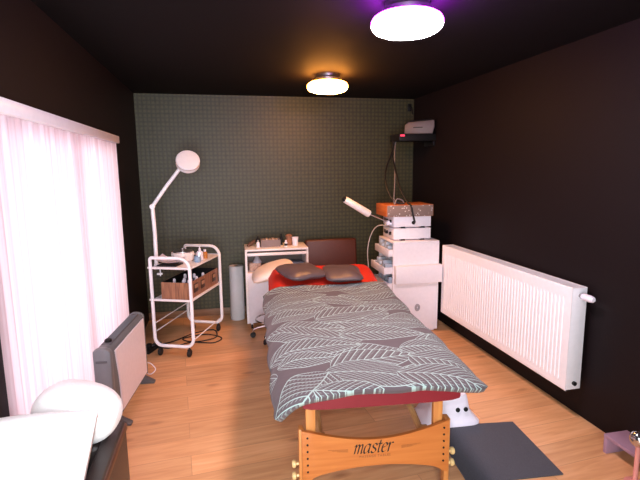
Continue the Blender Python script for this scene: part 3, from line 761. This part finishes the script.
for i in range(NY + 1):
    s = V0 + (V1 - V0) * i / NY
    row = []; ur = []
    for j in range(NX + 1):
        tt = -.56 + 1.10 * j / NX
        hq = min(1, max(0, (-.12 - tt) / .40)); hr = min(1, max(0, (tt - .10) / .40)); va = -.042 - .055 * hq * hq * (3 - 2 * hq) - .045 * hr * hr * (3 - 2 * hr)   # the hem hangs lower at the window side
        s = va + (V1 - va) * i / NY
        # the cloth's corners at the foot are rounded, the one towards the radiator more so
        rc, cx_, cs_ = (.20, .34, va + .20) if tt > 0 else (.07, .49, va + .07)
        qa, qc = (abs(tt) - cx_) / rc, (cs_ - s) / rc
        if qa > 0 and qc > 0:
            fq = max(qa, qc) / math.hypot(qa, qc); tt = math.copysign(cx_ + qa * fq * rc, tt); s = cs_ - qc * fq * rc
        # across: flat over the mattress, then bending down past its edge
        at = abs(tt); edge = .385
        lft = tt < 0
        if at <= edge: x = at; dz = 0
        else:
            k = at - edge; bend = 1.15 if lft else .95
            x = edge + math.sin(min(k * 6, bend)) / 6 + max(0, k - bend / 6) * math.cos(bend); dz = -((1 - math.cos(min(k * 6, bend))) / 6 + max(0, k - bend / 6) * math.sin(bend))
        x = math.copysign(x, tt)
        y = s; corner = max(0, (at - .36) / .20) * (1.0 if lft else .9)
        if s < .0:
            k = -s; bend = .75 + .55 * corner
            y = -(math.sin(min(k * 8, bend)) / 8 + max(0, k - bend / 8) * math.cos(bend)); dz -= (1 - math.cos(min(k * 8, bend))) / 8 + max(0, k - bend / 8) * math.sin(bend)
        # puffiness
        n1 = mnoise.noise(Vector((tt * 3.2, s * 2.6, 1.3))) * .016 + mnoise.noise(Vector((tt * 8, s * 7, 4.1))) * .006
        wob = 0.012 * math.sin(s * 9 + (0 if lft else 2)) * max(0, (at - .36) / .18)
        z = .708 + dz + n1 + lift(s) * .9
        row.append((x + math.copysign(wob, tt) + .022 * (1.1 - s / .9) * max(0, -tt) / .5, y - .015 * corner * (1 if s < .1 else 0), z)); ur.append((tt, s))
    rows.append(row); uvs.append(ur)
grid_surf(b, rows, uvs)
DU = obj('duvet', b, duvet_mat(), None, smooth=180)
DU.location = (OX, OY, 0); DU.rotation_euler = (0, 0, TBA)
sm = DU.modifiers.new('thickness', 'SOLIDIFY'); sm.thickness = .028; sm.offset = -1
sm.use_rim = True
tag(DU, 'grey duvet printed with large white leaves spread over the massage table', 'duvet')

# red sheet spread over the head end, under the duvet
b = new(); rows = []
for i in range(41):
    s = 1.62 + .80 * i / 40; row = []
    for j in range(49):
        tt = -.55 + 1.0 * j / 48; at = abs(tt); edge = .385
        if at <= edge: x = at; dz = 0
        else:
            k = at - edge; x = edge + math.sin(min(k * 9, 1.0)) / 9 + max(0, k - 1 / 9) * .54; dz = -((1 - math.cos(min(k * 9, 1.0))) / 9 + max(0, k - 1 / 9) * .84)
        y = s
        if s > 2.36: q = s - 2.36; y = 2.36 + math.sin(min(q * 20, 1.4)) / 20; dz -= (1 - math.cos(min(q * 20, 1.4))) / 20 + max(0, q - .07)
        row.append((math.copysign(x, tt), y, .684 + dz + lift(s) + .006 * mnoise.noise(Vector((tt * 5, s * 5, 9)))))
    rows.append(row)
grid_surf(b, rows)
SH = obj('red_sheet', b, red, None, smooth=180); SH.location = (OX, OY, 0); SH.rotation_euler = (0, 0, TBA)
sm = SH.modifiers.new('thickness', 'SOLIDIFY'); sm.thickness = .005; sm.offset = -1
tag(SH, 'bright red sheet over the head end of the massage table', 'sheet')

# pillows at the head end
pil = mat('taupe_satin', (92, 76, 78), .42, noise=.2, nscale=12, bump=.15, bscale=14)
def pillow_mesh(w, d, h, seed):
    b = new(); rows = []
    n = 20
    for k in range(11):
        a = k / 10 * PI - PI / 2; ring = []
        for i in range(36):
            p = 2 * PI * i / 36; rr = (abs(math.cos(p)) ** 9 + abs(math.sin(p)) ** 9) ** (-1 / 9)
            c = max(0, math.cos(a)) ** .5
            x = w / 2 * rr * math.cos(p) * c; y = d / 2 * rr * math.sin(p) * c
            z = h / 2 * math.sin(a) * (1 - .35 * (abs(x) / (w / 2)) ** 3) * (1 - .35 * (abs(y) / (d / 2)) ** 3)
            z += mnoise.noise(Vector((x * 9 + seed, y * 9, 0))) * .012
            ring.append((x, y, z + h / 2))
        rows.append(ring)
    grid_surf(b, rows, closed_u=True); bmesh.ops.remove_doubles(b, verts=b.verts, dist=.0005)
    return b
for (x, y, rz, w, d, h, lbl, sd) in ((-.225, 2.00, .42, .36, .38, .10, 'taupe pillow lying askew at the table head beside the stool', 1.0), (.135, 1.95, -.02, .32, .40, .09, 'taupe pillow at the table head on the side of the drawer cabinet', 5.0)):
    o = obj('pillow', pillow_mesh(w, d, h, sd), pil, None, smooth=70)
    o.location = tb(x, y, .698 + lift(y) * .95); o.rotation_euler = (math.radians(5), 0, TBA + rz)
    tag(o, lbl, 'pillow', 'taupe pillows at the table head')

# ------------------------------------------------------------------ white plastic step under the table, floor mat
o = thing('step_stool', 'white plastic step with two round holes under the table edge', 'step stool', (1.435, 2.69, 0), math.radians(-4))
b = new(); rows = []
for z, kx, ky in ((0, .205, .135), (.02, .205, .135), (.035, .185, .122), (.10, .140, .11), (.19, .122, .10), (.205, .114, .093)):
    ring = []
    for k in range(40):
        p = 2 * PI * k / 40; rr = (abs(math.cos(p)) ** 6 + abs(math.sin(p)) ** 6) ** (-1 / 6)
        ring.append((kx * rr * math.cos(p), ky * rr * math.sin(p), z))
    rows.append(ring)
V = grid_surf(b, rows, closed_u=True); b.faces.new(V[-1]); b.faces.new(V[0]); obj('step_body', b, W_white_plastic, o, smooth=50)
for x in (.03, .085): mk('hole', black_plastic, o, lambda b: lathe(b, [(.015, 0), (.015, .004), (.011, .006), (0, .0062)], 16, T(x + .01, -.111, .115) @ RX(math.radians(83))))
b = new(); bx(b, -.08, .08, -.065, .065, .204, .209, .003); obj('tread_pad', b, mid_grey, o)
matm = mat('charcoal_carpet', (78, 78, 86), .95, noise=.25, nscale=160, bump=.6, bscale=260)
b = new(); P = [(1.30, 2.60), (1.845, 2.53), (1.790, 1.995), (1.24, 2.04)]
lo = [b.verts.new((x, y, 0.001)) for x, y in P]; hi = [b.verts.new((x, y, .009)) for x, y in P]
b.faces.new(lo); b.faces.new(hi[::-1])
for k in range(4): b.faces.new((lo[k], lo[(k + 1) % 4], hi[(k + 1) % 4], hi[k]))
tag(obj('floor_mat', b, matm, None, smooth=0), 'charcoal rectangular floor mat beside the foot of the massage table', 'mat')

# ------------------------------------------------------------------ drawer cabinet
dc = thing('drawer_cabinet', 'tall white drawer cabinet beside the radiator', 'cabinet', (1.93, 4.53, 0), math.radians(-2))
ax, ay = .245, .235
cabm = mat('pinkish_white_laminate', (242, 234, 238), .42)
def carc(b):
    bx(b, -ax, ax, -ay, -ay + .018, .02, .935); bx(b, -ax, ax, ay - .018, ay, .02, .935); bx(b, ax - .018, ax, -ay + .018, ay - .018, .02, .935)
    bx(b, -ax, ax, -ay, ay, .935, .953, .002); bx(b, -ax, ax - .018, -ay + .018, ay - .018, .02, .04)
mk('body', cabm, dc, carc)
for k, (z, pull) in enumerate(((.80, .03), (.62, .075), (.455, .035), (.29, .01), (.10, .005))):
    h_ = .12 if k < 4 else .15
    b = new(); xo = -ax - pull
    bx(b, xo - .018, xo, -ay + .004, ay - .004, z, z + h_ * .62, .003); bx(b, xo, xo + .36, -ay + .022, -ay + .03, z + .005, z + h_ * .6); bx(b, xo, xo + .36, ay - .03, ay - .022, z + .005, z + h_ * .6); bx(b, xo, xo + .36, -ay + .03, ay - .03, z + .005, z + .012)
    d = obj('drawer', b, cabm, dc)
    b = new()
    for q in range(6): bx(b, xo + .01, xo + .10, -ay + .05 + q * .062, -ay + .095 + q * .062, z + .012, z + .07 + .03 * ((q * 7 + k) % 3), .004)
    obj('contents', b, mat('pale_blue_packets', (168, 178, 192), .6, noise=.4, nscale=25), d)
for x in (-.2, .2):
    for y in (-.19, .19): mk('foot', W_white_plastic, dc, bx, x - .02, x + .02, y - .02, y + .02, 0, .022)
mk('side_tray', cabm, dc, lambda b: bx(b, -ax + .01, ax + .012, -ay - .062, -ay - .001, .535, .715, .004))
mk('cable_outlet', mat('pale_grey_plastic', (176, 168, 172), .35), dc, lambda b: [tube(b, [(.02 + r * math.cos(i * PI / 10) * .8, -ay - .008, .265 + r * math.sin(i * PI / 10) * 1.1) for i in range(20)], .006, 6, True) for r in (.030, .016)])

# instruments stacked on the drawer cabinet
devm = mat('white_instrument_case', (242, 236, 242), .35)
def device(loc, label, h):
    t = thing('instrument_case', label, 'instrument', loc, math.radians(-2))
    mk('case', devm, t, bx, -.20, .20, -.17, .17, .012, h, .006)
    for y in (-.09, .02): mk('knob', black_plastic, t, lambda b: lathe(b, [(.018, 0), (.016, .02), (0, .021)], 16, T(-.20, y, h * .55) @ RY(-PI / 2)))
    mk('display', dark_grey, t, bx, -.203, -.199, .07, .14, h * .4, h * .7)
    for x in (-.10, .11):
        for y in (-.14, .14): mk('foot', black_plastic, t, bx, x - .022, x + .022, y - .032, y + .03, 0, .016, .002)
    return t
d1 = device((1.915, 4.545, .953), 'lower of two white instruments stacked on the drawer cabinet', .125)
d2 = device((1.915, 4.545, 1.079), 'upper white instrument with a black lead, under the dotted box', .120)
mk('jack', black_plastic, d2, lambda b: lathe(b, [(.018, 0), (.018, .008), (.008, .012), (.008, .03), (0, .03)], 14, T(.008, -.17, .055) @ RX(PI / 2)))
def dots_mat():
    m, t, bb = new_mat('dotted_grey_card')
    tc = t.nodes.new('ShaderNodeTexCoord'); v = t.nodes.new('ShaderNodeTexVoronoi'); v.inputs['Scale'].default_value = 42; v.inputs['Randomness'].default_value = .75
    t.links.new(tc.outputs['Object'], v.inputs['Vector'])
    k = math_node(t, 'LESS_THAN', v.outputs['Distance'], .27)
    mx = t.nodes.new('ShaderNodeMix'); mx.data_type = 'RGBA'; mx.inputs[6].default_value = lin((140, 116, 106)); mx.inputs[7].default_value = lin((226, 214, 208))
    t.links.new(k, mx.inputs[0]); t.links.new(mx.outputs[2], bb.inputs['Base Color']); bb.inputs['Roughness'].default_value = .6
    return m
o = thing('dotted_box', 'flat orange wooden box with a dotted grey front on the instruments', 'box', (1.885, 4.545, 1.200), math.radians(-2))
mk('box_body', wood_mat('orange_wood', (176, 92, 44), (204, 118, 62), 'Y', 1.0), o, bx, -.25, .245, -.185, .17, 0, .118, .003)
mk('dotted_front', dots_mat(), o, bx, -.245, .24, -.190, -.184, .003, .114, .001)

# cables from the shelf to the instruments
CAB1 = [(1.93, 4.96, 2.0), (1.909, 4.95, 1.96), (1.88, 4.9, 1.86), (1.785, 4.8, 1.708), (1.73, 4.7, 1.603), (1.714, 4.6, 1.48), (1.744, 4.5, 1.36), (1.80, 4.46, 1.328), (1.85, 4.45, 1.326)]
CAB2 = [(1.95, 4.96, 2.0), (1.921, 4.95, 1.96), (1.885, 4.9, 1.827), (1.851, 4.7, 1.643), (1.838, 4.55, 1.48), (1.856, 4.40, 1.345), (1.872, 4.335, 1.31), (1.888, 4.325, 1.228), (1.915, 4.33, 1.14)]
CAB3 = [(1.97, 4.97, 2.0), (1.945, 4.97, 1.961), (1.892, 4.85, 1.772), (1.84, 4.7, 1.601), (1.74, 4.46, 1.328), (1.767, 4.45, 1.373), (1.822, 4.45, 1.360), (1.845, 4.45, 1.326)]
o = mk('black_cable', black_rubber, None, tube, spline(CAB1, 7), .010, 8)
tag(o, 'black cable bowing out in a loop below the wall shelf', 'cable')
o = mk('black_cable', black_rubber, None, tube, spline(CAB2, 7), .010, 8)
tag(o, 'black cable crossing the dotted front into the upper instrument', 'cable')
o = mk('grey_cable', mat('grey_sheath', (128, 120, 122), .45), None, tube, spline(CAB3, 7), .0065, 8)
tag(o, 'thin grey cable hanging from the wall shelf onto the dotted box', 'cable')
o = mk('white_cable', mat('off_white_sheath', (200, 188, 180), .45), None, tube, spline([(1.70, 4.50, 1.10), (1.60, 4.56, 1.09), (1.56, 4.66, .98), (1.545, 4.72, .80), (1.57, 4.76, .60), (1.60, 4.80, .30), (1.62, 4.84, .006)], 6), .005, 8)
tag(o, 'thin white cable hanging in a curve down the side of the drawer cabinet', 'cable')

# white tubular treatment lamp on a thin rod
o = thing('tube_lamp', 'white tubular treatment lamp on a thin rod beside the instruments', 'lamp', (1.66, 4.42, 1.135))
pA, pB = Vector((1.178, 4.30, 1.392)) - Vector((1.66, 4.42, 1.135)), Vector((1.425, 4.30, 1.243)) - Vector((1.66, 4.42, 1.135))
dd = (pB - pA).normalized()
mk('tube_body', mat('white_lamp_tube', (240, 228, 220), .3), o, tube, [pA, pA + dd * .005, pB - dd * .01, pB], [.029, .032, .036, .031], 20)
mk('end_cap', black_plastic, o, tube, [pA - dd * .025, pA - dd * .02, pA], [.010, .020, .026], 16)
mk('rod', chrome, o, tube, [pB, Vector((-.02, .02, .02)), Vector((.056, .06, .0))], .006, 8)
mk('rod_clip', W_white_plastic, o, bx, .0, .057, .03, .09, -.025, .02, .004)

# ------------------------------------------------------------------ corner shelf with grey device
o = thing('wall_shelf', 'small black shelf high in the corner, fixed to the dark wall', 'shelf', (2.341, 4.90, 1.975))
mk('shelf_board', black_plastic, o, bx, -.425, 0, -.12, .16, .0, .075, .003)
mk('bracket', black_plastic, o, bx, -.02, 0, -.10, .14, -.05, .001, .002)
b = new(); bx(b, -.415, -.365, -.124, -.118, .045, .065, .002); obj('indicator_light', b, emit_mat('lit_red_indicator', (1.0, .06, .12), 1.6), o)
o = thing('grey_speaker', 'rounded grey device with a black back on the corner shelf', 'speaker', (2.185, 4.90, 2.052), math.radians(-24))
b = new(); prism(b, [(-.15, .0), (.15, .0), (.172, .07), (.168, .145), (-.11, .125), (-.145, .095)], -.09, .0, bev=.012); obj('front_shell', b, mat('warm_grey_shell', (98, 86, 88), .5), o)
b = new(); prism(b, [(-.15, .0), (.16, .0), (.175, .14), (.13, .165), (-.09, .152), (-.145, .11)], .0, .12, bev=.012); obj('back_shell', b, black_plastic, o)
mk('dark_badge', black_plastic, o, bx, -.055, .045, -.0935, -.088, .062, .072, .001)
o = thing('cable_clip', 'small dark hook high on the patterned wall near the corner', 'hook', (2.28, 5.388, 2.405))
mk('hook_plate', black_plastic, o, bx, -.022, .022, -.02, .0, -.05, .04, .004)
mk('hook_arm', black_plastic, o, tube, spline([(0, -.015, .01), (.01, -.05, -.01), (.02, -.05, -.06), (.03, -.04, -.085)], 5), .008, 8)

# ------------------------------------------------------------------ radiator
rad = thing('radiator', 'long white panel radiator hung low on the dark wall', 'radiator', (2.32, 3.376, 0))
rl, rz0, rz1 = .891, .205, .909
rm = mat('radiator_enamel', (246, 242, 246), .3)
# ribbed front panel
b = new(); n = 46; rows = [[], [], [], [], [], []]
ys = []
for i in range(n):
    c = -rl + .05 + (2 * rl - .10) * (i + .5) / n; w_ = (2 * rl - .10) / n
    ys += [(c - w_ * .5, 0), (c - w_ * .22, .0), (c - w_ * .08, -.006), (c + w_ * .08, -.006), (c + w_ * .22, .0)]
ys = [(-rl, .004), (-rl + .006, 0), (-rl + .045, 0)] + ys + [(rl - .045, 0), (rl - .006, 0), (rl, .004)]
for zi, (z, f) in enumerate(((rz0, 0), (rz0 + .006, 0), (rz0 + .05, 0), (rz0 + .075, 1), (rz1 - .095, 1), (rz1 - .07, 0), (rz1 - .006, 0), (rz1, 0))):
    if zi >= len(rows): rows.append([])
    rows[zi] = [(-.125 + (.004 if zi in (0, 7) else 0) + (.0 if dx >= 0 else -dx * f) , y, z) for y, dx in ys]
grid_surf(b, rows); fp = obj('front_panel', b, rm, rad, smooth=0)
md = fp.modifiers.new('sheet', 'SOLIDIFY'); md.thickness = .003; md.offset = 0
mk('back_panel', rm, rad, bx, -.03, -.022, -rl + .01, rl - .01, rz0 + .01, rz1 - .012, .002)
for y0, y1 in ((-rl, -rl + .006), (rl - .006, rl)): mk('side_cover', rm, rad, bx, -.121, -.012, y0, y1, rz0 + .006, rz1 - .002, .002)
b = new()
bx(b, -.121, -.115, -rl, rl, rz1 - .004, rz1); bx(b, -.02, -.012, -rl, rl, rz1 - .004, rz1)
for i in range(60): bx(b, -.115, -.02, -rl + .01 + i * .0298, -rl + .026 + i * .0298, rz1 - .006, rz1 - .001)
obj('top_grille', b, rm, rad, smooth=0)
mk('convector_fins', rm, rad, lambda b: [bx(b, -.112, -.034, -rl + .05 + i * .035, -rl + .053 + i * .035, rz0 + .06, rz1 - .05) for i in range(50)])['kind'] = 'stuff'
for y in (-.6, .6): mk('wall_bracket', W_white, rad, bx, -.022, .0222, y - .02, y + .02, rz0 + .1, rz1 - .1)
b = new(); lathe(b, [(.0, 0), (.012, 0), (.012, .02), (.020, .022), (.021, .03), (.012, .032)], 18, T(-.065, -rl, rz1 - .052) @ RX(PI / 2)); vl = obj('valve', b, brushed, rad)
b = new(); lathe(b, [(.0, .024), (.02, .024), (.023, .03), (.023, .085), (.02, .105), (.013, .114), (0, .116)], 20, T(-.065, -rl, rz1 - .052) @ RX(PI / 2)); obj('thermostat_head', b, W_white_plastic, vl)
mk('pipe_stub', black_plastic, rad, lambda b: lathe(b, [(0, 0), (.014, 0), (.014, .02), (0, .02)], 14, T(-.065, -rl + .004, rz0 + .05) @ RX(PI / 2)))
mk('air_vent', brushed, rad, tube, [(-.065, -rl + .02, rz0 - .0), (-.065, -rl + .02, rz0 + .03)], .008, 8)

# ------------------------------------------------------------------ lilac low bench at the frame's right edge
lil = mat('lilac_painted_wood', (164, 130, 150), .5)
o = thing('low_bench', 'low lilac painted bench along the foot of the dark wall', 'bench', (2.245, 1.63, 0))
mk('bench_top', lil, o, bx, -.075, .09, -.48, .50, .095, .115, .003)
for y in (-.42, .485): mk('leg', lil, o, bx, -.074, .075, y - .012, y + .012, 0, .095, .002)
o = thing('pink_stand', 'slim pink stand with a chrome ball on top by the bench', 'stand', (2.105, 1.845, 0))
mk('pole', mat('pink_paint', (226, 150, 140), .45), o, tube, [(0, 0, .015), (0, 0, .23)], .012, 12)
mk('base_plate', mat('pink_paint_base', (216, 140, 130), .45), o, lambda b: lathe(b, [(0, 0), (.05, 0), (.05, .01), (.02, .018), (0, .018)], 24))
mk('ball', chrome, o, lambda b: lathe(b, [(.045 * math.sin(i * PI / 16), .262 - .045 * math.cos(i * PI / 16)) for i in range(17)], 24, cap=False))

# ------------------------------------------------------------------ dark couch with white towel in the near left corner
o = thing('leather_couch', 'dark brown leather couch end under the white towel', 'couch', (-.672, 1.50, 0))
leath = mat('blackish_leather', (52, 42, 40), .4, noise=.15, bump=.15)
# origin x = -.64: seat between the wall side and the dark arm with its wooden edge
mk('seat', leath, o, bx, -.16, .165, -.50, .36, .06, .36, .02, 3)
mk('backrest', leath, o, bx, -.16, .165, .36, .50, .06, .60, .03, 3)
ar = mk('arm', leath, o, bx, .165, .235, -.50, .50, .06, .62, .012, 3)
mk('wooden_trim', wood_mat('dark_trim_wood', (84, 50, 36), (116, 74, 54), 'Y'), ar, bx, .226, .240, -.495, .495, .585, .615, .004)
for x in (-.13, .19):
    for y in (-.45, .45): mk('foot', black_plastic, o, bx, x - .02, x + .02, y - .02, y + .02, 0, .065)
towm = mat('white_terry_cloth', (252, 250, 248), .9, noise=.03, bump=.3, bscale=120)
b = new(); rows = []
# a rolled towel: fat at its room end, its tail spread over the couch towards the photographer
ax0, ax1 = Vector((-.76, 2.00, .725)), Vector((-.44, 1.85, .722))
for i in range(25):
    u = i / 24; c = ax0.lerp(ax1, u)
    e_ = abs(u * 2 - 1); r = .125 * math.sqrt(max(0.0004, 1 - e_ ** 3.2))
    d = (ax1 - ax0).normalized(); nrm = d.cross(Vector((0, 0, 1))).normalized(); up = nrm.cross(d)
    ring = []
    for k in range(28):
        a = 2 * PI * k / 28; rr = r * (1 + .03 * math.sin(3 * a + 5 * u) + .02 * mnoise.noise(Vector((u * 5, a, 2))))
        ring.append(c + (nrm * math.cos(a) + up * math.sin(a) * .95) * rr)
    rows.append(ring)
V = grid_surf(b, rows, closed_u=True); b.faces.new(V[0]); b.faces.new(V[-1])
rt = thing('white_towel', 'thick white towel rolled and draped over the dark couch', 'towel', (0, 0, 0))
obj('towel_roll', b, towm, rt, smooth=80)
b = new(); rows = []
for i in range(26):
    u = i / 25; row = []
    for j in range(16):
        v = j / 15; x = -.835 + .345 * v
        y = 1.84 - .62 * u; z = .80 - .36 * u ** 1.15 + .010 * math.sin(7 * u + 3 * v)
        if u < .1: z -= .08 * (1 - u / .1) ** 2
        row.append((x, y, z))
    rows.append(row)
grid_surf(b, rows); tl_ = obj('towel_tail', b, towm, rt, smooth=80)
md = tl_.modifiers.new('thickness', 'SOLIDIFY'); md.thickness = .03; md.offset = 0
